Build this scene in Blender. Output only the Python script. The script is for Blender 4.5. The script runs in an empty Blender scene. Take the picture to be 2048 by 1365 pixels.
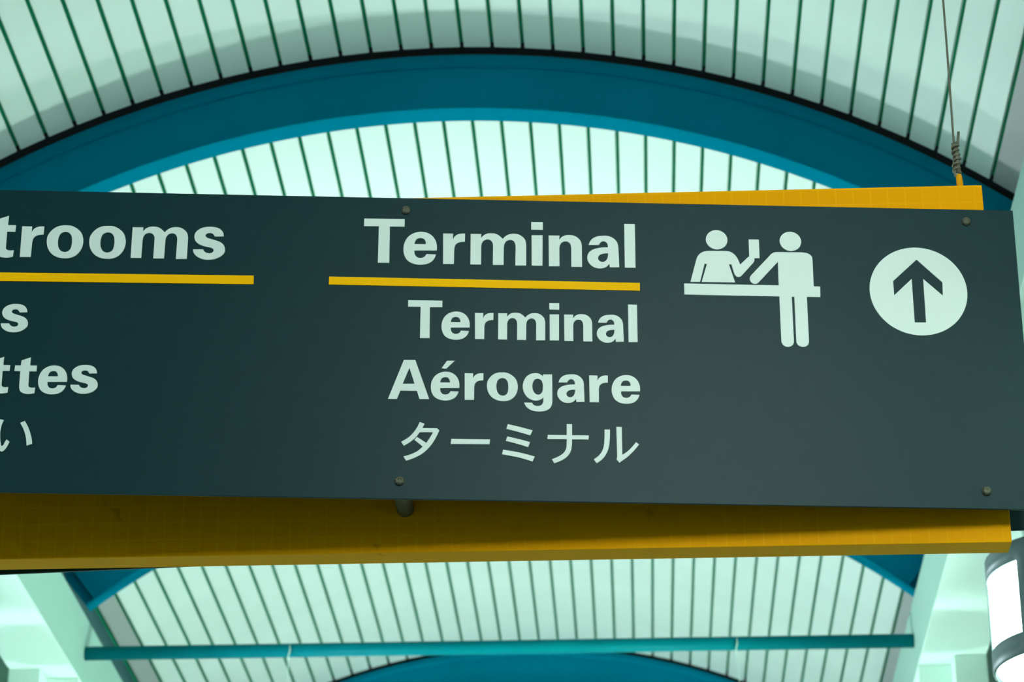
import bpy, bmesh, math, random
from mathutils import Matrix, Vector
from mathutils.geometry import tessellate_polygon

random.seed(7)
scene = bpy.context.scene
COL = scene.collection
H0 = 1.6                       # eye height above the floor

# ------------------------------------------------------------------ camera
FPX = 5422.0                   # focal length in pixels of a 2048 x 1365 frame
PITCH, YAW = math.radians(25.425), math.radians(2.7275)
cam_data = bpy.data.cameras.new('camera')
cam_data.sensor_width = 36.0
cam_data.lens = FPX * 36.0 / 2048.0
cam_data.clip_end = 200
cam_data.dof.use_dof = True
cam_data.dof.focus_distance = 5.05
cam_data.dof.aperture_fstop = 8.5
cam = bpy.data.objects.new('camera', cam_data)
cam.location = (0, 0, H0)
cam.rotation_euler = (math.pi / 2 + PITCH, 0, YAW)
COL.objects.link(cam)
scene.camera = cam

# ------------------------------------------------------------------ world and exposure
world = bpy.data.worlds.new('daylight')
scene.world = world
world.use_nodes = True
world.node_tree.nodes['Background'].inputs['Color'].default_value = (0.72, 0.93, 1.0, 1)
world.node_tree.nodes['Background'].inputs['Strength'].default_value = 0.22
vs = scene.view_settings
vs.view_transform = 'Standard'
vs.look = 'None'
vs.exposure = 0.0
vs.gamma = 1.0
vs.use_curve_mapping = False
scene.cycles.use_denoising = True
scene.cycles.max_bounces = 5
scene.cycles.adaptive_threshold = 0.05

LAMP_GREEN = (0.70, 1.0, 0.84)
LAMP_COOL = (0.84, 0.97, 1.0)

# ------------------------------------------------------------------ materials
def lin(c):
    return tuple((v / 255 / 12.92) if v <= 10.3 else ((v / 255 + 0.055) / 1.055) ** 2.4 for v in c) + (1,)

def mat(name, rgb, rough=0.5, metal=0.0, spec=0.5, noise=0.06, nscale=6.0, bump=0.0, bscale=60.0, coords='Object'):
    m = bpy.data.materials.new(name)
    m.use_nodes = True
    nt = m.node_tree
    b = nt.nodes['Principled BSDF']
    b.inputs['Roughness'].default_value = rough
    b.inputs['Metallic'].default_value = metal
    b.inputs['Specular IOR Level'].default_value = spec
    tc = nt.nodes.new('ShaderNodeTexCoord')
    n = nt.nodes.new('ShaderNodeTexNoise')
    n.inputs['Scale'].default_value = nscale
    n.inputs['Detail'].default_value = 4
    nt.links.new(tc.outputs[coords], n.inputs['Vector'])
    r = nt.nodes.new('ShaderNodeMapRange')
    r.inputs['From Min'].default_value = 0.3
    r.inputs['From Max'].default_value = 0.7
    r.inputs['To Min'].default_value = 1 - noise
    r.inputs['To Max'].default_value = 1 + noise
    nt.links.new(n.outputs['Fac'], r.inputs['Value'])
    v = nt.nodes.new('ShaderNodeVectorMath')
    v.operation = 'SCALE'
    v.inputs[0].default_value = rgb[:3]
    nt.links.new(r.outputs['Result'], v.inputs['Scale'])
    nt.links.new(v.outputs['Vector'], b.inputs['Base Color'])
    if bump:
        n2 = nt.nodes.new('ShaderNodeTexNoise')
        n2.inputs['Scale'].default_value = bscale
        nt.links.new(tc.outputs[coords], n2.inputs['Vector'])
        bp = nt.nodes.new('ShaderNodeBump')
        bp.inputs['Strength'].default_value = bump
        bp.inputs['Distance'].default_value = 0.01
        nt.links.new(n2.outputs['Fac'], bp.inputs['Height'])
        nt.links.new(bp.outputs['Normal'], b.inputs['Normal'])
    return m

def emit(name, rgb, strength):
    m = bpy.data.materials.new(name)
    m.use_nodes = True
    nt = m.node_tree
    nt.nodes.remove(nt.nodes['Principled BSDF'])
    e = nt.nodes.new('ShaderNodeEmission')
    e.inputs['Color'].default_value = tuple(rgb) + (1,)
    e.inputs['Strength'].default_value = strength
    nt.links.new(e.outputs[0], nt.nodes['Material Output'].inputs['Surface'])
    return m

def grid_film(name, rgb, line, cell, width, rough):
    """reflective film with a printed square grid"""
    m = mat(name, rgb, rough, 0, 0.03, 0.05, 3.0)
    nt = m.node_tree
    b = nt.nodes['Principled BSDF']
    base = b.inputs['Base Color'].links[0].from_socket
    tc = nt.nodes.new('ShaderNodeTexCoord')
    sep = nt.nodes.new('ShaderNodeSeparateXYZ')
    nt.links.new(tc.outputs['Object'], sep.inputs[0])
    facs = []
    for ax in 'XYZ':
        d = nt.nodes.new('ShaderNodeMath'); d.operation = 'DIVIDE'
        nt.links.new(sep.outputs[ax], d.inputs[0]); d.inputs[1].default_value = cell
        f = nt.nodes.new('ShaderNodeMath'); f.operation = 'PINGPONG'
        nt.links.new(d.outputs[0], f.inputs[0]); f.inputs[1].default_value = 0.5
        l = nt.nodes.new('ShaderNodeMath'); l.operation = 'LESS_THAN'
        nt.links.new(f.outputs[0], l.inputs[0]); l.inputs[1].default_value = width / cell / 2
        facs.append(l)
    mx = nt.nodes.new('ShaderNodeMath'); mx.operation = 'MAXIMUM'
    nt.links.new(facs[0].outputs[0], mx.inputs[0]); nt.links.new(facs[2].outputs[0], mx.inputs[1])
    mx2 = nt.nodes.new('ShaderNodeMath'); mx2.operation = 'MAXIMUM'
    nt.links.new(mx.outputs[0], mx2.inputs[0]); nt.links.new(facs[1].outputs[0], mx2.inputs[1])
    mix = nt.nodes.new('ShaderNodeMix'); mix.data_type = 'RGBA'
    nt.links.new(mx2.outputs[0], mix.inputs['Factor'])
    nt.links.new(base, mix.inputs[6])
    mix.inputs[7].default_value = line
    nt.links.new(mix.outputs[2], b.inputs['Base Color'])
    # small dark scuffs
    n = nt.nodes.new('ShaderNodeTexNoise'); n.inputs['Scale'].default_value = 14; n.inputs['Detail'].default_value = 6
    nt.links.new(tc.outputs['Object'], n.inputs['Vector'])
    r = nt.nodes.new('ShaderNodeMapRange')
    r.inputs['From Min'].default_value = 0.70; r.inputs['From Max'].default_value = 0.78
    r.inputs['To Max'].default_value = 0.6
    nt.links.new(n.outputs['Fac'], r.inputs['Value'])
    mix2 = nt.nodes.new('ShaderNodeMix'); mix2.data_type = 'RGBA'
    nt.links.new(r.outputs[0], mix2.inputs['Factor'])
    nt.links.new(mix.outputs[2], mix2.inputs[6])
    mix2.inputs[7].default_value = (0.05, 0.03, 0.0, 1)
    nt.links.new(mix2.outputs[2], b.inputs['Base Color'])
    return m

M = {
    'slat': mat('slat_paint', (0.76, 0.84, 0.81), 0.45, 0, 0.35, 0.03, 2.5),
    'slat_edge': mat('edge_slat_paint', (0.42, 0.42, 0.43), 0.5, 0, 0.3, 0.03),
    'backing': mat('ceiling_backing', (0.0, 0.40, 0.20), 0.9),
    'gap_shade': mat('gap_shade_black', (0.004, 0.006, 0.007), 0.9),
    'steel': mat('teal_steel_paint', (0.0, 0.19, 0.30), 0.5, 0, 0.0, 0.05, 3.0),
    'pipe': mat('turquoise_pipe_paint', (0.0, 0.14, 0.165), 0.45, 0, 0.03),
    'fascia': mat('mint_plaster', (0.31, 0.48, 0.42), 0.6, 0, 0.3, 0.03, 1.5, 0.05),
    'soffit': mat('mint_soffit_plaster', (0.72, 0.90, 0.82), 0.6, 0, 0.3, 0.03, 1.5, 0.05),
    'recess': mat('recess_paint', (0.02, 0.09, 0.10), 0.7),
    'aisle': mat('aisle_paint', (0.12, 0.24, 0.19), 0.7),
    'floor': mat('floor_terrazzo', (0.17, 0.19, 0.18), 0.35, 0, 0.5, 0.15, 40.0),
    'panel': mat('charcoal_green_panel', (0.002, 0.028, 0.033), 0.45, 0, 0.16, 0.05, 30.0, 0.03, 900.0),
    'white': mat('white_vinyl', (0.68, 0.78, 0.74), 0.45, 0, 0.4, 0.02),
    'yellow_line': mat('yellow_vinyl', (0.98, 0.50, 0.0), 0.5, 0, 0.04, 0.02),
    'film': grid_film('yellow_grid_film', (0.84, 0.35, 0.0), (0.87, 0.38, 0.002, 1), 0.0333, 0.0032, 0.55),
    'yellow': mat('yellow_paint', (0.75, 0.33, 0.0), 0.5, 0, 0.1),
    'dull': mat('dull_steel', (0.11, 0.11, 0.075), 0.42, 0.4, 0.5, 0.25, 300.0, 0.3, 500.0),
    'tube': mat('grey_standoff_paint', (0.10, 0.10, 0.05), 0.6),
    'wire': mat('galvanised_wire', (0.14, 0.14, 0.10), 0.5, 0.3, 0.5, 0.3, 400.0),
    'silver': mat('silver_lamp_paint', (0.13, 0.18, 0.20), 0.45, 0.2, 0.5, 0.04),
    'thread': mat('pale_thread', (0.45, 0.60, 0.52), 0.8),
}

# ------------------------------------------------------------------ mesh helpers
def link(name, me, m, parent=None, loc=(0, 0, 0), rot=(0, 0, 0), smooth=False):
    o = bpy.data.objects.new(name, me)
    COL.objects.link(o)
    if m is not None and not me.materials:
        me.materials.append(m)
    if smooth:
        for p in me.polygons:
            p.use_smooth = True
    o.location = loc
    o.rotation_euler = rot
    if parent is not None:
        o.parent = parent
    return o

def tag(o, label=None, cat=None, group=None, kind=None):
    if label: o['label'] = label
    if cat: o['category'] = cat
    if group: o['group'] = group
    if kind: o['kind'] = kind
    return o

def empty(name, loc):
    o = bpy.data.objects.new(name, None)
    o.empty_display_size = 0.1
    COL.objects.link(o)
    o.location = loc
    return o

def box_mesh(name, x0, x1, y0, y1, z0, z1, bevel=0.0):
    bm = bmesh.new()
    vs_ = [bm.verts.new((x, y, z)) for z in (z0, z1) for y in (y0, y1) for x in (x0, x1)]
    for f in ((0, 2, 3, 1), (4, 5, 7, 6), (0, 1, 5, 4), (2, 6, 7, 3), (0, 4, 6, 2), (1, 3, 7, 5)):
        bm.faces.new([vs_[i] for i in f])
    if bevel:
        bmesh.ops.bevel(bm, geom=bm.edges[:], offset=bevel, segments=2, affect='EDGES', profile=0.5)
    bm.normal_update()
    me = bpy.data.meshes.new(name)
    bm.to_mesh(me); bm.free()
    return me

def sweep_mesh(name, prof, a0, a1, n, closed=True):
    """profile of (radius, y) pairs swept about the vault axis (local origin), angle from +z towards +x"""
    verts, faces = [], []
    k = len(prof)
    for i in range(n + 1):
        a = a0 + (a1 - a0) * i / n
        for r, y in prof:
            verts.append((r * math.sin(a), y, r * math.cos(a)))
    for i in range(n):
        for j in range(k if closed else k - 1):
            j2 = (j + 1) % k
            faces.append((i * k + j, i * k + j2, (i + 1) * k + j2, (i + 1) * k + j))
    if closed:
        faces.append(tuple(range(k - 1, -1, -1)))
        faces.append(tuple(n * k + j for j in range(k)))
    me = bpy.data.meshes.new(name)
    me.from_pydata(verts, [], faces)
    bm = bmesh.new(); bm.from_mesh(me)
    bmesh.ops.recalc_face_normals(bm, faces=bm.faces[:])
    bm.to_mesh(me); bm.free()
    return me

def tube_mesh(name, pts, rad, seg=12, caps=True):
    pts = [Vector(p) for p in pts]
    rads = rad if isinstance(rad, (list, tuple)) else [rad] * len(pts)
    verts, faces = [], []
    ref = None
    for i, p in enumerate(pts):
        t = (pts[min(i + 1, len(pts) - 1)] - pts[max(i - 1, 0)]).normalized()
        if ref is None:
            ref = t.orthogonal().normalized()
        ref = (ref - t * ref.dot(t)).normalized()
        b = t.cross(ref)
        for j in range(seg):
            a = 2 * math.pi * j / seg
            verts.append(p + (ref * math.cos(a) + b * math.sin(a)) * rads[i])
    for i in range(len(pts) - 1):
        for j in range(seg):
            j2 = (j + 1) % seg
            faces.append((i * seg + j, i * seg + j2, (i + 1) * seg + j2, (i + 1) * seg + j))
    if caps:
        faces.append(tuple(range(seg - 1, -1, -1)))
        faces.append(tuple((len(pts) - 1) * seg + j for j in range(seg)))
    me = bpy.data.meshes.new(name)
    me.from_pydata([tuple(v) for v in verts], [], faces)
    return me

def lathe_mesh(name, prof, seg=24, axis='Z'):
    """profile of (radius, height) about an axis"""
    verts, faces = [], []
    for r, h in prof:
        for j in range(seg):
            a = 2 * math.pi * j / seg
            x, y = r * math.cos(a), r * math.sin(a)
            verts.append((x, y, h) if axis == 'Z' else (x, h, y))
    k = len(prof)
    for i in range(k - 1):
        for j in range(seg):
            j2 = (j + 1) % seg
            faces.append((i * seg + j, i * seg + j2, (i + 1) * seg + j2, (i + 1) * seg + j))
    faces.append(tuple(range(seg)))
    faces.append(tuple((k - 1) * seg + j for j in range(seg)))
    me = bpy.data.meshes.new(name)
    me.from_pydata(verts, [], faces)
    bm = bmesh.new(); bm.from_mesh(me)
    bmesh.ops.recalc_face_normals(bm, faces=bm.faces[:])
    bm.to_mesh(me); bm.free()
    return me

# ------------------------------------------------------------------ the vault
XC, ZC, R = -0.5618, 1.7017 + H0, 3.0006       # axis of the barrel vault, its radius
AXIS = (XC, 0, ZC)
BAY = 3.0
ARCH_Y = {i: 7.622 + BAY * (i - 3) for i in range(-2, 7)}     # where the slats stop at each arch
SPAN = 0.655
DX_IN, DX_OUT = 1.689, 1.95                    # beam faces measured from the vault centre line
Z_BOT, Z_TOP = 3.48 + H0, 3.764 + H0
Y_NEAR, Y_FAR = -7.2, 17.0

floor = link('floor', box_mesh('floor', -7, 7, Y_NEAR, Y_FAR, -0.2, 0), M['floor'])
tag(floor, 'pale terrazzo concourse floor', None, None, 'structure')

ceiling = link('ceiling', sweep_mesh('ceiling', [(R + 0.022, Y_NEAR), (R + 0.022, Y_FAR), (R + 0.06, Y_FAR), (R + 0.06, Y_NEAR)], -0.68, 0.68, 64), M['backing'], None, AXIS)
tag(ceiling, 'barrel vaulted ceiling of pale linear metal slats with dark gaps', None, None, 'structure')

PITCH_S, GAP = 0.1, 0.0128
def slat_mesh(name, y0, y1, w):
    """a thin tray: flat face, bevelled lips turned up along both long edges"""
    h, b = 0.014, 0.002
    prof = [(-w / 2 + b, 0), (w / 2 - b, 0), (w / 2, b), (w / 2, h), (-w / 2, h), (-w / 2, b)]
    verts = [(x, y, R + z) for y in (y0, y1) for x, z in prof]
    k = len(prof)
    faces = [(j, (j + 1) % k, k + (j + 1) % k, k + j) for j in range(k)]
    faces += [tuple(range(k - 1, -1, -1)), tuple(range(k, 2 * k))]
    me = bpy.data.meshes.new(name)
    me.from_pydata(verts, [], faces)
    me.materials.append(M['slat'])
    return me

phase = {3: 0.0336, 4: 0.0385, 5: 0.057, 6: 0.04}
for i in range(3, 7):                          # the bays seen past the sign, slat by slat
    y1 = ARCH_Y[i]
    y0 = ARCH_Y[i - 1] + 0.125
    me = slat_mesh('slat', y0, y1, PITCH_S - GAP)
    step = 0.1 if i != 5 else 0.1004
    for kk in range(-20, 19):
        s = phase.get(i, 0.04) + (kk + 0.5) * step
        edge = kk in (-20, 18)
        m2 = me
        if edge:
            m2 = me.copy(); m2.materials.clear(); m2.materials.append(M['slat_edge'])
        link('slat', m2, None, ceiling, (0, 0, 0), (0, s / R, 0))
bm_rest = bmesh.new()                          # the bays above and behind the viewer
for i in range(-1, 3):
    me = slat_mesh('slat_rest', ARCH_Y[i - 1] + 0.125, ARCH_Y[i], PITCH_S - GAP)
    for kk in range(-20, 19):
        t = me.copy(); t.transform(Matrix.Rotation((0.035 + (kk + 0.5) * 0.1) / R, 4, 'Y'))
        bm_rest.from_mesh(t); bpy.data.meshes.remove(t)
me = bpy.data.meshes.new('slats_behind'); bm_rest.to_mesh(me); bm_rest.free()
o = link('slats_behind', me, M['slat'], ceiling)
tag(o, kind='stuff')

# arches
arch_labels = {
    3: 'teal blue steel arch rib directly behind the top of the hanging sign',
    4: 'teal steel arch rib whose two feet show below the yellow sign box',
    5: 'teal steel arch rib at the bottom edge, farthest behind the turquoise pipe',
    6: 'teal steel arch rib hidden behind the farthest visible one',
    2: 'teal steel arch rib above the sign, holding its cables',
    1: 'teal steel arch rib right above the viewer',
    0: 'teal steel arch rib first behind the viewer',
    -1: 'teal steel arch rib second behind the viewer',
}
EA = 0.672
def make_arch(i):
    y = ARCH_Y[i]
    root = empty('arch_rib', (XC, y, ZC))
    tag(root, arch_labels.get(i, 'teal steel arch rib above and behind the viewer'), 'arch rib', 'steel arch ribs of the vault')
    # black strip painted as shade in the gap between ceiling end and steel
    link('shadow_gap', sweep_mesh('shadow_gap', [(R + 0.012, 0.002), (R + 0.012, 0.118), (R + 0.020, 0.118), (R + 0.020, 0.002)], -EA, EA, 72), M['gap_shade'], root)
    web = [(R - 0.012, 0.056), (R - 0.214, 0.056), (R - 0.214, 0.070), (R - 0.012, 0.070)]
    link('web', sweep_mesh('web', web, -EA, EA, 96), M['steel'], root, smooth=False)
    up_ = [(R - 0.007, 0.036), (R - 0.034, 0.036), (R - 0.045, 0.050), (R - 0.045, 0.100), (R - 0.007, 0.100)]
    link('upper_flange', sweep_mesh('upper_flange', up_, -EA, EA, 96), M['steel'], root)
    lo_ = [(R - 0.212, 0.024), (R - 0.218, 0.024), (R - 0.218, 0.107), (R - 0.212, 0.107)]
    link('lower_flange', sweep_mesh('lower_flange', lo_, -EA, EA, 96), M['steel'], root)
    for sx in (-1, 1):                          # plates added to shade the web at the arch foot
        pm = box_mesh('foot_shade_plate', -0.005, 0.005, 0.026, 0.057, R - 0.213, R - 0.046)
        link('foot_shade_plate', pm, M['steel'], root, (0, 0, 0), (0, sx * 0.655, 0))
    return root
for i in range(-1, 7):
    make_arch(i)

# longitudinal beams, recess boards, pillars, side aisles
n_trim = 0
for side, sx in (('left', -1), ('right', 1)):
    a, b = sorted((XC + sx * DX_IN, XC + sx * DX_OUT))
    n_trim += 1
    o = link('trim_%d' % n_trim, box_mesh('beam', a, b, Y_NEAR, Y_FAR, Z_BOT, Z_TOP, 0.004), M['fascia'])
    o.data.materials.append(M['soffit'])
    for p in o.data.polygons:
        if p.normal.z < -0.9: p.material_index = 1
    tag(o, 'mint painted longitudinal beam on the %s carrying the arch feet' % side, None, None, 'structure')
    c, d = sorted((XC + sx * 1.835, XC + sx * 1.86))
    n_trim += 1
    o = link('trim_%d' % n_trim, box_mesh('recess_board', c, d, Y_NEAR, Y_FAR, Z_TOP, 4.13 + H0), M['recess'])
    tag(o, 'dark teal recess board between %s beam and vault' % side, None, None, 'structure')
    for i in range(-1, 7):
        yf = ARCH_Y[i] - 0.222
        n_trim += 1
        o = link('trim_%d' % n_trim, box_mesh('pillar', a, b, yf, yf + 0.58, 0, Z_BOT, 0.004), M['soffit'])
        tag(o, 'mint painted pillar under the %s beam' % side, None, None, 'structure')
        e, f = sorted((XC + sx * 1.82, XC + sx * 1.95))
        link('pilaster_strip', box_mesh('pilaster_strip', e, f, yf - 0.12, yf, 0, Z_BOT, 0.004), M['soffit'], o)
    g, h = sorted((XC + sx * DX_OUT, XC + sx * 3.6))
    n_trim += 1
    o = link('trim_%d' % n_trim, box_mesh('aisle_ceiling', g, h, Y_NEAR, Y_FAR, 3.72 + H0, 3.8 + H0), M['aisle'])
    tag(o, 'flat dark aisle ceiling beyond the %s beam' % side, None, None, 'structure')
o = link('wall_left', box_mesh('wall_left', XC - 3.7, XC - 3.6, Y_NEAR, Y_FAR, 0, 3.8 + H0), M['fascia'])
tag(o, 'mint painted side wall of the left aisle', None, None, 'structure')
o = link('wall_far', box_mesh('wall_far', XC - 3.7, XC + 3.7, Y_FAR, Y_FAR + 0.1, 0, 5.0 + H0), M['soffit'])
tag(o, 'mint painted end wall of the concourse', None, None, 'structure')
GLYPH = {
    'T': ["1,925* 759,929* 760,769* 484,765* 491,3* 278,1* 279,767* 0,765*"],
    'e': ["624,280* 625,368 601,480 539,581 448,645 316,667 196,639 92,565 24,445 0,297 20,173 72,73 158,8 259,-21 339,-24 449,-2 538,56 587,130 610,196* 433,200* 401,148 326,117 256,134 212,200 205,272*", "202,406* 419,408* 410,470 374,521 309,535 244,512 212,455"],
    'r': ["0,642* 185,642* 183,519* 214,579 284,632 354,647 411,648* 409,477* 357,473 286,454 232,404 214,330 211,239* 210,3* 7,1*"],
    'm': ["0,645* 199,647* 195,560* 237,612 307,655 388,666 469,656 539,615 602,551* 650,606 721,650 801,665 887,656 963,613 1019,546 1040,462 1042,360* 1043,3* 841,-1* 844,401* 832,468 797,519 736,534 676,510 636,453 623,373* 621,3* 421,1* 422,391* 412,465 374,517 313,534 253,512 213,455 201,375* 200,3* 2,3*"],
    'i': ["4,641* 211,646* 209,6* 6,3*", "-2,922* 216,924* 216,762* -3,762*"],
    'n': ["0,644* 204,646* 197,555* 242,613 313,653 389,662 475,650 550,603 600,536 620,451 622,361* 624,-5* 423,-7* 423,402* 408,469 373,512 318,528 257,509 216,459 201,385* 202,-1* 4,-5*"],
    'a': ["25,461* 46,523 92,590 173,639 284,660 406,654 496,607 556,534 580,444 584,354* 594,4* 418,-2* 409,73* 358,12 288,-21 217,-29 117,-3 47,57 2,148 0,227 29,302 95,360 191,396 292,413 385,417* 385,462 359,519 303,545 253,525 227,484 212,461*", "389,295* 301,285 230,255 199,204 209,147 249,114 294,110 344,136 375,191 386,247"],
    'l': ["1,923* 201,923* 201,2* 0,-1*"],
    'A': ["328,937* 579,940* 899,4* 688,3* 629,197* 265,195* 196,-7* 0,-6*", "453,754* 573,368* 312,362*"],
    'acute': ["347,933* 515,937* 332,742* 228,749*"],
    'o': ["327,677 434,668 534,618 623,529 668,407 671,277 634,154 560,56 460,0 331,-13 202,14 102,83 30,194 0,322 8,445 63,550 145,629 233,667", "334,542 399,524 444,467 465,364 462,247 436,163 383,123 325,118 266,147 224,217 206,320 213,423 240,495 287,531"],
    'g': ["444,646* 645,650* 649,22* 639,-68 594,-159 512,-218 406,-242 289,-242 171,-212 77,-137 28,-38* 207,-38* 224,-76 271,-108 342,-115 406,-92 444,-33 453,95* 395,43 312,15 218,24 124,70 53,158 12,261 0,357 23,474 76,579 159,645 253,673 348,665 407,631 444,597*", "330,539 395,514 432,444 442,353 436,263 406,191 348,155 289,169 236,233 212,323 216,420 241,491 283,529"],
    't': ["136,780* 332,858* 329,661* 479,661* 476,524* 324,524* 329,223* 331,178 354,144 393,132 479,136* 473,2* 416,-12 312,-19 229,0 161,53 137,129 132,219* 128,521* 0,522* 6,657* 127,657*"],
    's': ["557,488* 539,566 488,633 405,673 305,684 185,671 87,624 26,554 9,469 30,391 83,330 165,286 267,258 337,242 377,212 376,167 343,136 288,128 233,145 196,182 184,206* 0,204* 8,148 46,87 119,30 220,-4 320,-6 429,17 525,75 582,149 590,223 564,301 501,362 409,399 308,431 241,457 214,496 232,536 286,555 342,544 374,511 387,480*"],
}
KANA = [
    "-4960,-1591* -4873,-1622* -4910,-1710* -4645,-1709* -4603,-1749* -4635,-1831 -4694,-1953 -4780,-2086 -4877,-2190 -5007,-2278 -5189,-2357* -5241,-2274* -5096,-2224 -4988,-2162 -4896,-2073* -5051,-1944* -5002,-1887* -4834,-2001* -4783,-1918 -4740,-1839 -4716,-1787* -4956,-1790* -5026,-1893 -5123,-1985 -5237,-2064* -5285,-1986* -5169,-1908 -5072,-1804 -5007,-1700",
    "-4380,-1913* -3683,-1912* -3691,-2005* -4395,-2012*",
    "-3361,-1602* -3140,-1654 -2912,-1716* -2954,-1816* -3159,-1754 -3389,-1695*",
    "-3369,-1845* -3139,-1899 -2958,-1949* -2993,-2048* -3158,-1995 -3398,-1932*",
    "-3443,-2106* -3138,-2160 -2873,-2229* -2913,-2328* -3158,-2255 -3463,-2198*",
    "-2291,-1580* -2194,-1579* -2195,-1798* -1893,-1797* -1897,-1878* -2196,-1882* -2199,-1989 -2216,-2097 -2266,-2194 -2355,-2276 -2520,-2356* -2561,-2277* -2443,-2221 -2354,-2154 -2304,-2063 -2294,-1966 -2291,-1877* -2646,-1882* -2635,-1800* -2292,-1798*",
    "-1603,-1674* -1505,-1674* -1511,-1855 -1529,-2012 -1575,-2145 -1648,-2254 -1754,-2342* -1803,-2266* -1702,-2177 -1641,-2074 -1614,-1953 -1606,-1821",
    "-1388,-1616* -1291,-1617* -1288,-2169* -1204,-2108 -1114,-2016 -1035,-1913* -980,-1956* -1082,-2087 -1206,-2215 -1342,-2320* -1391,-2258* -1380,-2201*",
]
HIRAGANA = [
    "-12455,-1698* -12486,-1800 -12498,-1922 -12489,-2051 -12472,-2151 -12451,-2208 -12429,-2197 -12402,-2136 -12374,-2079* -12318,-2120* -12350,-2206 -12390,-2278 -12439,-2315 -12480,-2294 -12525,-2224 -12558,-2103 -12570,-1960 -12564,-1801 -12545,-1682*",
    "-12155,-1748* -12075,-1709* -12015,-1812 -11958,-1948 -11927,-2048 -11909,-2153* -12006,-2191* -12019,-2092 -12044,-1985 -12090,-1864",
]
CLERK = "34,1362* 155,1832* 187,1911 259,1984 360,2018 420,2022* 700,2026* 790,2014 878,1953 935,1860 977,1745* 1137,1914* 1153,1919* 1155,2281* 1346,2281* 1346,1888* 1246,1885* 1250,1845 1212,1773* 1015,1539* 967,1493 923,1486 880,1514 856,1569* 812,1746* 764,1750* 870,1369* 243,1366* 353,1747* 309,1753* 213,1366*"
TRAVELLER = "-86,1326* 1684,1325* 1689,1821* 1308,1379* 1267,1351 1208,1354 1156,1409 1152,1486 1184,1536* 1569,1982* 1621,2015 1691,2025* 2142,2029* 2261,2007 2329,1948 2342,1870* 2341,1319* 2461,1317* 2455,1098* 2202,1097* 2203,189* 2190,124 2139,75 2079,65 2011,88 1971,152 1967,206* 1968,1094* 1920,1093* 1923,194* 1914,129 1863,74 1803,59 1735,82 1694,146 1690,200* 1689,1095* -85,1096*"
ARROW = "4306,1924* 4765,1455* 4757,1177* 4408,1520* 4407,613* 4194,609* 4190,1515* 3841,1164* 3839,1464*"

# ------------------------------------------------------------------ tie pipes under the arches
for i, lab in ((1, 'turquoise tie pipe above the viewer carrying the added panel lamp'), (2, 'turquoise tie pipe just above the hanging sign'), (3, 'turquoise tie pipe behind the sign panel under the nearest arch'), (4, 'long turquoise tie pipe spanning the vault near the bottom edge')):
    y = ARCH_Y[i] - 0.132
    o = link('tie_pipe', tube_mesh('tie_pipe', [(-DX_IN - 0.0, 0, 0), (DX_IN, 0, 0)], 0.0285, 24), M['pipe'], None, (XC, y, 3.612 + H0), smooth=False)
    for p in o.data.polygons:
        if len(p.vertices) == 4: p.use_smooth = True
    tag(o, lab, 'pipe', 'tie pipes across the vault')

# ------------------------------------------------------------------ outlines
def parse(s):
    out = []
    for t in s.split():
        c = t.endswith('*')
        x, y = t.rstrip('*').split(',')
        out.append((float(x) * 1e-4, float(y) * 1e-4, c))
    return out

def flatten(pts, sub=5):
    """closed outline through the points; starred points are corners, the others are smooth"""
    n = len(pts)
    res = []
    P = [Vector(p[:2]) for p in pts]
    for i in range(n):
        a, b = i, (i + 1) % n
        if pts[a][2] and pts[b][2]:
            res.append(P[a]); continue
        p0 = P[a] * 2 - P[b] if pts[a][2] else P[(i - 1) % n]
        p3 = P[b] * 2 - P[a] if pts[b][2] else P[(i + 2) % n]
        # cubic Hermite, chord-length aware tangents
        d1 = (P[b] - P[a]).length or 1e-6
        d0 = (P[a] - p0).length or d1
        d2 = (p3 - P[b]).length or d1
        if pts[a][2]:
            t1 = P[b] - P[a]
        else:
            t1 = ((P[a] - p0) / d0 * d1 + (P[b] - P[a]) / d1 * d0) / (d0 + d1) * d1
        if pts[b][2]:
            t2 = P[b] - P[a]
        else:
            t2 = ((P[b] - P[a]) / d1 * d2 + (p3 - P[b]) / d2 * d1) / (d1 + d2) * d1
        for k in range(sub):
            t = k / sub
            h00 = 2 * t ** 3 - 3 * t * t + 1; h10 = t ** 3 - 2 * t * t + t
            h01 = -2 * t ** 3 + 3 * t * t; h11 = t ** 3 - t * t
            res.append(P[a] * h00 + t1 * h10 + P[b] * h01 + t2 * h11)
    return res

def plate_mesh(name, loops, depth=0.0015):
    """flat plate in local x/z with the given outlines (holes included), front at -y"""
    loops = [[Vector((p.x, p.y, 0)) for p in l] for l in loops]
    tris = tessellate_polygon(loops)
    flat = [p for l in loops for p in l]
    n = len(flat)
    verts = [(p.x, -depth, p.y) for p in flat] + [(p.x, 0.0, p.y) for p in flat]
    faces = [tuple(t) for t in tris]
    k = 0
    for l in loops:
        m = len(l)
        for j in range(m):
            j2 = (j + 1) % m
            faces.append((k + j, k + j2, n + k + j2, n + k + j))
        k += m
    me = bpy.data.meshes.new(name)
    me.from_pydata(verts, [], faces)
    bm = bmesh.new(); bm.from_mesh(me)
    for f in bm.faces:
        if abs(f.normal.y) > 0.9 and f.normal.y > 0:
            f.normal_flip()
    bm.to_mesh(me); bm.free()
    return me

def circle(cx, cz, r, n=64):
    return [Vector((cx + r * math.cos(2 * math.pi * k / n), cz + r * math.sin(2 * math.pi * k / n))) for k in range(n)]

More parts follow.
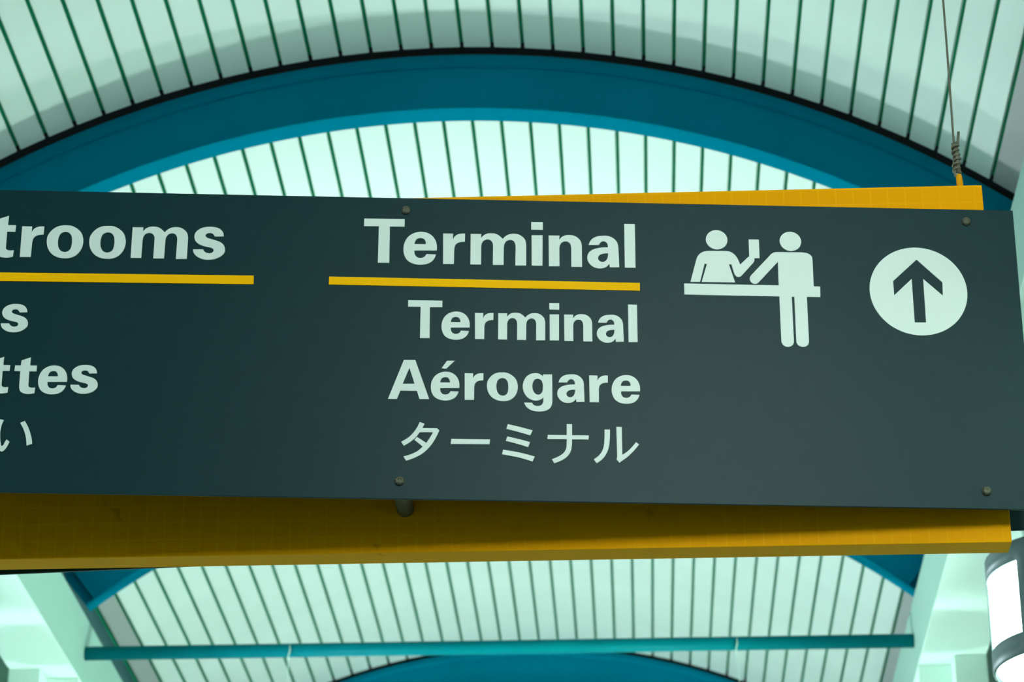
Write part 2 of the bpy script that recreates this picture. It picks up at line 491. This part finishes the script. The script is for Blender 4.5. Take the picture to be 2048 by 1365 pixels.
# ------------------------------------------------------------------ the hanging sign
BOX_Y0, BOX_Y1 = 4.6227, 4.6780
BOX_X0, BOX_X1 = XC - 1.247, XC + 1.247
BOX_Z0, BOX_Z1 = 1.7765 + H0, 2.5125 + H0
sign_o = Vector(((BOX_X0 + BOX_X1) / 2, (BOX_Y0 + BOX_Y1) / 2, BOX_Z0))
sign = empty('hanging_sign', sign_o)
tag(sign, 'hanging sign with charcoal panel reading Terminal in white on a yellow box', 'sign')
S = lambda x, y, z: (x - sign_o.x, y - sign_o.y, z - sign_o.z)

x0, y0, z0 = S(BOX_X0, BOX_Y0, BOX_Z0)
x1, y1, z1 = S(BOX_X1, BOX_Y1, BOX_Z1)
core = link('sign_box', box_mesh('sign_box', x0, x1, y0, y1, z0, z1, 0.0015), M['film'], sign)
core['label'] = 'yellow box with a fine grid film'

# front panel : local x along the face, y into the depth, z up
PC = Vector((0.11339916, 4.53195559, 2.1346866 + H0))
PU = Vector((0.99652189, 0.08323723, -0.0039613)); PN = Vector((0.0832348776, -0.996529671, -0.000754776863))
PV = (PN.cross(PU)).normalized()
if PV.z < 0: PV = -PV
panel_rot = Matrix((PU, -PN, PV)).transposed()
P_L, P_R, P_T, P_B = -1.975, 0.6213, 0.3023, -0.3093
front = link('front_panel', box_mesh('front_panel', P_L, P_R, 0, 0.005, P_B, P_T, 0.0008), M['panel'], sign,
             PC - sign_o, panel_rot.to_euler())
front['label'] = 'charcoal green sign panel with white lettering'
# rear panel, swung the other way behind the box
ym = (BOX_Y0 + BOX_Y1) / 2
RC = Vector((PC.x, 2 * ym - PC.y, PC.z + 0.012))
rear_rot = Matrix((Vector((PU.x, -PU.y, PU.z)), Vector((-PN.x, -PN.y, -PN.z)) * 0 + Vector((PU.y, PU.x, 0)).normalized(), Vector((0, 0, 1)))).transposed()
rear = link('rear_panel', box_mesh('rear_panel', P_L, P_R, -0.005, 0, P_B, P_T, 0.0008), M['panel'], sign,
            RC - sign_o, rear_rot.to_euler())

def letter(ch, u, v, sc, name='letter', extra=()):
    bm = bmesh.new()
    for g in (ch,) + tuple(extra):
        loops = [[Vector((p.x * sc, p.y * sc)) for p in flatten(parse(s))] for s in GLYPH[g]]
        t = plate_mesh('t', loops); bm.from_mesh(t); bpy.data.meshes.remove(t)
    me = bpy.data.meshes.new(name); bm.to_mesh(me); bm.free()
    return link(name, me, M['white'], front, (u * 0.001, 0, v * 0.001))
TS = 0.834
row = {'T': -607.8, 'e': -533.0, 'r': -459.2, 'm': -407.7, 'i': -293.8, 'n': -261.3, 'a': -188.7, 'l': -118.9}
for ch, u in row.items():
    letter(ch, u, 163.5, 1.0)
    letter(ch, -521.9 + (u + 607.8) * TS, 9.6, TS)
for ch, u, v in (('t', -1303.9, 160.8), ('r', -1244.4, 160.8), ('o', -1196.3, 161.2), ('o', -1117.6, 161.8), ('m', -1039.2, 163.2), ('s', -924.2, 163.5)):
    letter(ch, u, v, 1.0)
letter('s', -1267.0, 6.4, TS)
letter('A', -554.6, -113.6, TS)
letter('e', -477.1, -113.3, TS, 'letter', ('acute',))
for ch, u in (('r', -415.5), ('o', -374.5), ('g', -309.2), ('a', -245.9), ('r', -187.6), ('e', -146.6)):
    letter(ch, u, -113.4, TS)
for ch, u, v in (('t', -1282.9, -115.8), ('t', -1234.4, -115.8), ('e', -1190.0, -115.4), ('s', -1131.1, -114.6)):
    letter(ch, u, v, TS)

def shape(name, loops, m):
    return link(name, plate_mesh(name, loops), m, front)
def merge_shapes(name, list_of_loops, m):
    bm = bmesh.new()
    for loops in list_of_loops:
        t = plate_mesh('t', loops); bm.from_mesh(t); bpy.data.meshes.remove(t)
    me = bpy.data.meshes.new(name); bm.to_mesh(me); bm.free()
    return link(name, me, m, front)
k = [flatten(parse(s)) for s in KANA]
merge_shapes('katakana_character', [[k[0]]], M['white'])
merge_shapes('katakana_character', [[k[1]]], M['white'])
merge_shapes('katakana_character', [[k[2]], [k[3]], [k[4]]], M['white'])
merge_shapes('katakana_character', [[k[5]]], M['white'])
merge_shapes('katakana_character', [[k[6]], [k[7]]], M['white'])
merge_shapes('hiragana_character', [[flatten(parse(s))] for s in HIRAGANA], M['white'])
quad = lambda *p: [[Vector((a * 0.001, b * 0.001)) for a, b in p]]
shape('underline', quad((-669.6, 132.6), (-91.3, 132.1), (-91.4, 115.9), (-669.6, 116.2)), M['yellow_line'])
shape('underline', quad((-1420.0, 126.6), (-809.2, 131.5), (-808.7, 113.7), (-1420.0, 109.1)), M['yellow_line'])
pict = merge_shapes('ticket_counter_symbol', [[flatten(parse(CLERK))], [circle(0.0549, 0.2261, 0.0203)], [flatten(parse(TRAVELLER))], [circle(0.1941, 0.2258, 0.0203)]], M['white'])
pict['label'] = 'white symbol of a clerk and a traveller at a counter'
arrow = shape('arrow_symbol', [circle(0.4304, 0.1261, 0.0916, 96), flatten(parse(ARROW))], M['white'])
arrow['label'] = 'white disc with a dark upward arrow'

# bolts and standoffs
dome = [(0.0088, 0.0), (0.0088, -0.0022), (0.0078, -0.0046), (0.0058, -0.0064), (0.0042, -0.0070), (0.0036, -0.0064), (0.0030, -0.0050)]
bolt_me = lathe_mesh('bolt', dome, 20, 'Y'); bolt_me.materials.append(M['dull'])
for p in bolt_me.polygons: p.use_smooth = len(p.vertices) == 4
for u in (-1.5901, -0.53, 0.53):
    for v in (0.2754, -0.2754):
        link('bolt', bolt_me, None, front, (u, 0, v))
        w = PC + panel_rot @ Vector((u, 0.005, v))
        if w.x > BOX_X1 - 0.01: continue
        ln = BOX_Y0 - w.y
        tm = tube_mesh('standoff', [(0, 0, 0), (0, ln, 0)], 0.0158, 20); tm.materials.append(M['tube'])
        for p in tm.polygons: p.use_smooth = len(p.vertices) == 4
        link('standoff', tm, None, sign, w - sign_o)
        w2 = Vector((w.x, 2 * ym - w.y, w.z))
        tm2 = tube_mesh('standoff', [(0, 0, 0), (0, -ln, 0)], 0.0158, 20); tm2.materials.append(M['tube'])
        link('standoff', tm2, None, sign, w2 - sign_o)

# suspension : yellow eye loops on the box, wire cables up to the arch above
def eye_and_cable(x, label):
    y, z = ym, BOX_Z1
    pts = []
    for k_ in range(25):                       # closed ring standing on the box, seen nearly edge on
        a = 2 * math.pi * k_ / 24
        pts.append((0.003 * math.cos(a), 0.012 * math.cos(a), 0.0185 + 0.0165 * math.sin(a)))
    ring = tube_mesh('eye_loop', pts, 0.0054, 10, False); ring.materials.append(M['yellow'])
    for p in ring.polygons: p.use_smooth = True
    link('eye_loop', ring, None, sign, S(x, y, z - 0.001))
    stem = tube_mesh('eye_stem', [(0, 0, -0.004), (0, 0, 0.006)], [0.0085, 0.006], 12); stem.materials.append(M['yellow'])
    link('eye_stem', stem, None, sign, S(x, y, z))
    top = ZC + math.sqrt((R - 0.2185) ** 2 - (abs(x - XC) + 0.006) ** 2)
    root = empty('suspension_cable', (x - 0.002, y, z + 0.030))
    tag(root, label, 'cable', 'cables holding up the sign')
    L = top - (z + 0.030)
    # the wire itself, a loop through the eye, the wrapped splice and the cut tail
    w_ = tube_mesh('wire', [(-0.002, 0, 0.020), (-0.0035, 0, 0.085), (-0.002, 0, 0.3), (0.0, 0, L)], 0.0022, 8)
    link('wire', w_, M['wire'], root, smooth=True)
    lp = [(-0.004, -0.002, 0.026), (-0.0065, -0.003, 0.014), (-0.006, -0.004, 0.004), (-0.001, -0.003, -0.003), (0.004, 0.003, 0.002), (0.0045, 0.004, 0.012), (0.003, 0.002, 0.026)]
    link('wire_loop', tube_mesh('wire_loop', lp, 0.0026, 8), M['wire'], root, smooth=True)
    hel = []
    for k_ in range(0, 121):
        t = k_ / 120
        a = t * 2 * math.pi * 6.5
        rr = 0.0060 + 0.0016 * math.sin(t * 31) * (1 - t * 0.3)
        hel.append((-0.001 + rr * math.cos(a), rr * math.sin(a), 0.014 + 0.064 * t))
    link('splice_wrap', tube_mesh('splice_wrap', hel, 0.0028, 6), M['wire'], root, smooth=True)
    link('splice_core', tube_mesh('splice_core', [(0, 0, 0.012), (0.001, 0, 0.045), (-0.001, 0, 0.080)], [0.0045, 0.0055, 0.004], 10), M['wire'], root, smooth=True)
    link('cut_tail', tube_mesh('cut_tail', [(0.0020, 0, 0.070), (0.0050, 0, 0.085), (0.0075, 0, 0.104)], 0.0026, 8), M['wire'], root, smooth=True)
eye_and_cable(0.6475, 'thin twisted wire cable tied to the eye at the sign box right end')
eye_and_cable(2 * XC - 0.6475, 'thin twisted wire cable tied to the eye at the sign box left end')

# ------------------------------------------------------------------ pillar lamps
LZ0, LZ1 = 2.317 + H0, 2.637 + H0
WZ0, WZ1 = 2.377 + H0, 2.579 + H0
LR = 0.236
def make_lamp(x, y, mirror, power, up_power, colour, label):
    root = empty('pillar_lamp', (x, y, LZ0))
    tag(root, label, 'lamp', 'round lamps on the pillars')
    a_w0, a_w1 = math.radians(168), math.radians(222)
    if mirror:
        a_w0, a_w1 = math.pi - a_w1, math.pi - a_w0
        a_w0 += 2 * math.pi; a_w1 += 2 * math.pi
    n = 72
    zs = [0.0, 0.006, WZ0 - LZ0, WZ1 - LZ0, LZ1 - LZ0]
    rs = [LR - 0.006, LR, LR, LR, LR]
    # body shell with a cut-out for the side window
    angs = [a_w0 + (a_w1 - a_w0) * k_ / 16 for k_ in range(17)] + [a_w1 + (2 * math.pi - (a_w1 - a_w0)) * k_ / 40 for k_ in range(1, 40)]
    k = len(angs)
    verts = [(r_ * math.cos(a), r_ * math.sin(a), z_) for z_, r_ in zip(zs, rs) for a in angs]
    faces = []
    for i_ in range(len(zs) - 1):
        for j in range(k):
            if i_ == 2 and j < 16: continue
            j2 = (j + 1) % k
            faces.append((i_ * k + j, i_ * k + j2, (i_ + 1) * k + j2, (i_ + 1) * k + j))
    me = bpy.data.meshes.new('lamp_body'); me.from_pydata(verts, [], faces)
    o = link('lamp_body', me, M['silver'], root, smooth=True)
    sm = o.modifiers.new('thickness', 'SOLIDIFY'); sm.thickness = 0.004; sm.offset = -1
    # window, bottom and top diffusers give off the light
    wv, wf = [], []
    for z_ in (WZ0 - LZ0, WZ1 - LZ0):
        for k_ in range(17):
            a = a_w0 + (a_w1 - a_w0) * k_ / 16
            wv.append(((LR - 0.006) * math.cos(a), (LR - 0.006) * math.sin(a), z_))
    for k_ in range(16):
        wf.append((k_, k_ + 1, 17 + k_ + 1, 17 + k_))
    me = bpy.data.meshes.new('side_window'); me.from_pydata(wv, [], wf)
    glow = emit('lamp_glow', colour, power)
    link('side_window', me, glow, root)
    link('bottom_diffuser', lathe_mesh('bottom_diffuser', [(LR - 0.012, 0.010), (LR - 0.012, 0.016)], 48), glow, root)
    link('top_diffuser', lathe_mesh('top_diffuser', [(LR - 0.012, LZ1 - LZ0 - 0.03), (LR - 0.012, LZ1 - LZ0 - 0.024)], 48), emit('lamp_uplight', colour, up_power), root)
    link('wall_bracket', box_mesh('wall_bracket', -0.05, 0.05, LR - 0.01, 7.4 - 7.0 + 0.0, 0.10, 0.22, 0.004), M['silver'], root)
    return root
PANEL_L = 37.0
X_R = 1.196; X_L = 2 * XC - X_R
# pillar number : (glow right, uplight right, glow left, uplight left)
LAMPS = {0: (14, 1, 8, 1), 1: (20, 2, 12, 1), 2: (12, 2, 36, 2), 3: (15, 1, 36, 1), 4: (670, 3, 610, 3), 5: (230, 3, 215, 3)}
where = {0: 'first pillar behind the viewer', 1: 'pillar beside the viewer', 2: 'pillar beside the sign', 3: 'nearest pillar', 4: 'second pillar past the sign', 5: 'third pillar past the sign'}
for i, (gr, ur, gl, ul) in LAMPS.items():
    y = ARCH_Y[i] - 0.622
    lab = 'silver drum lamp out of view on the right %s' % where[i]
    if i == 3:
        lab = 'glowing silver drum lamp at the lower right edge below the sign box'
    make_lamp(X_R, y, False, gr, ur, LAMP_GREEN, lab)
    make_lamp(X_L, y, True, gl, ul, LAMP_COOL, 'silver drum lamp out of view on the left %s' % where[i])

# added lamp, out of view: lights the sign face, throws the panel's shadow
pl_top = 3.612 + H0 - 0.0287
sl = empty('added_panel_lamp', (0.63, ARCH_Y[1] - 0.132, 2.62 + H0))
tag(sl, 'added panel lamp hung under the tie pipe to light the sign', 'lamp')
SLL, tilt = 0.45, math.radians(-28)
def tilted(me):
    me.transform(Matrix.Rotation(tilt, 4, 'X')); me.transform(Matrix.Translation((0, 0.0, 0.36))); return me
link('housing', tilted(box_mesh('housing', -SLL, SLL, -0.05, 0.02, -0.36, 0.36, 0.006)), M['silver'], sl)
link('diffuser', tilted(box_mesh('diffuser', -SLL + 0.02, SLL - 0.02, 0.02, 0.035, -0.34, 0.34, 0.004)), emit('added_panel_glow', (0.88, 1.0, 0.93), PANEL_L), sl)
for sx in (-1, 1):
    link('end_cap', tilted(box_mesh('end_cap', sx * SLL - 0.008, sx * SLL + 0.008, -0.055, 0.037, -0.365, 0.365, 0.003)), M['silver'], sl)
    link('hanger_rod', tube_mesh('hanger_rod', [(sx * 0.3, 0, 0.5), (sx * 0.3, 0, pl_top - 2.62 - H0)], 0.008, 10), M['dull'], sl)

# ------------------------------------------------------------------ loose threads hanging from the far pipe
py, pz = ARCH_Y[4] - 0.132, 3.612 + H0
def thread(x, label, sway):
    root_z = pz - 0.03
    pts = [(0, -0.031, 0.045), (0.002, -0.034, 0.02), (-0.004, -0.033, -0.005), (sway * 0.4, -0.03, -0.09), (sway, -0.03, -0.22)]
    o = link('loose_thread', tube_mesh('loose_thread', pts, [0.0012, 0.0026, 0.0022, 0.0010, 0.0009], 8), M['thread'], None, (x, py, root_z), smooth=True)
    tag(o, label, 'thread', 'threads tied to the tie pipe')
thread(-1.405, 'pale thread dangling from the left half of the turquoise pipe', -0.008)
thread(0.412, 'faint pale thread dangling from the right half of the turquoise pipe', 0.006)
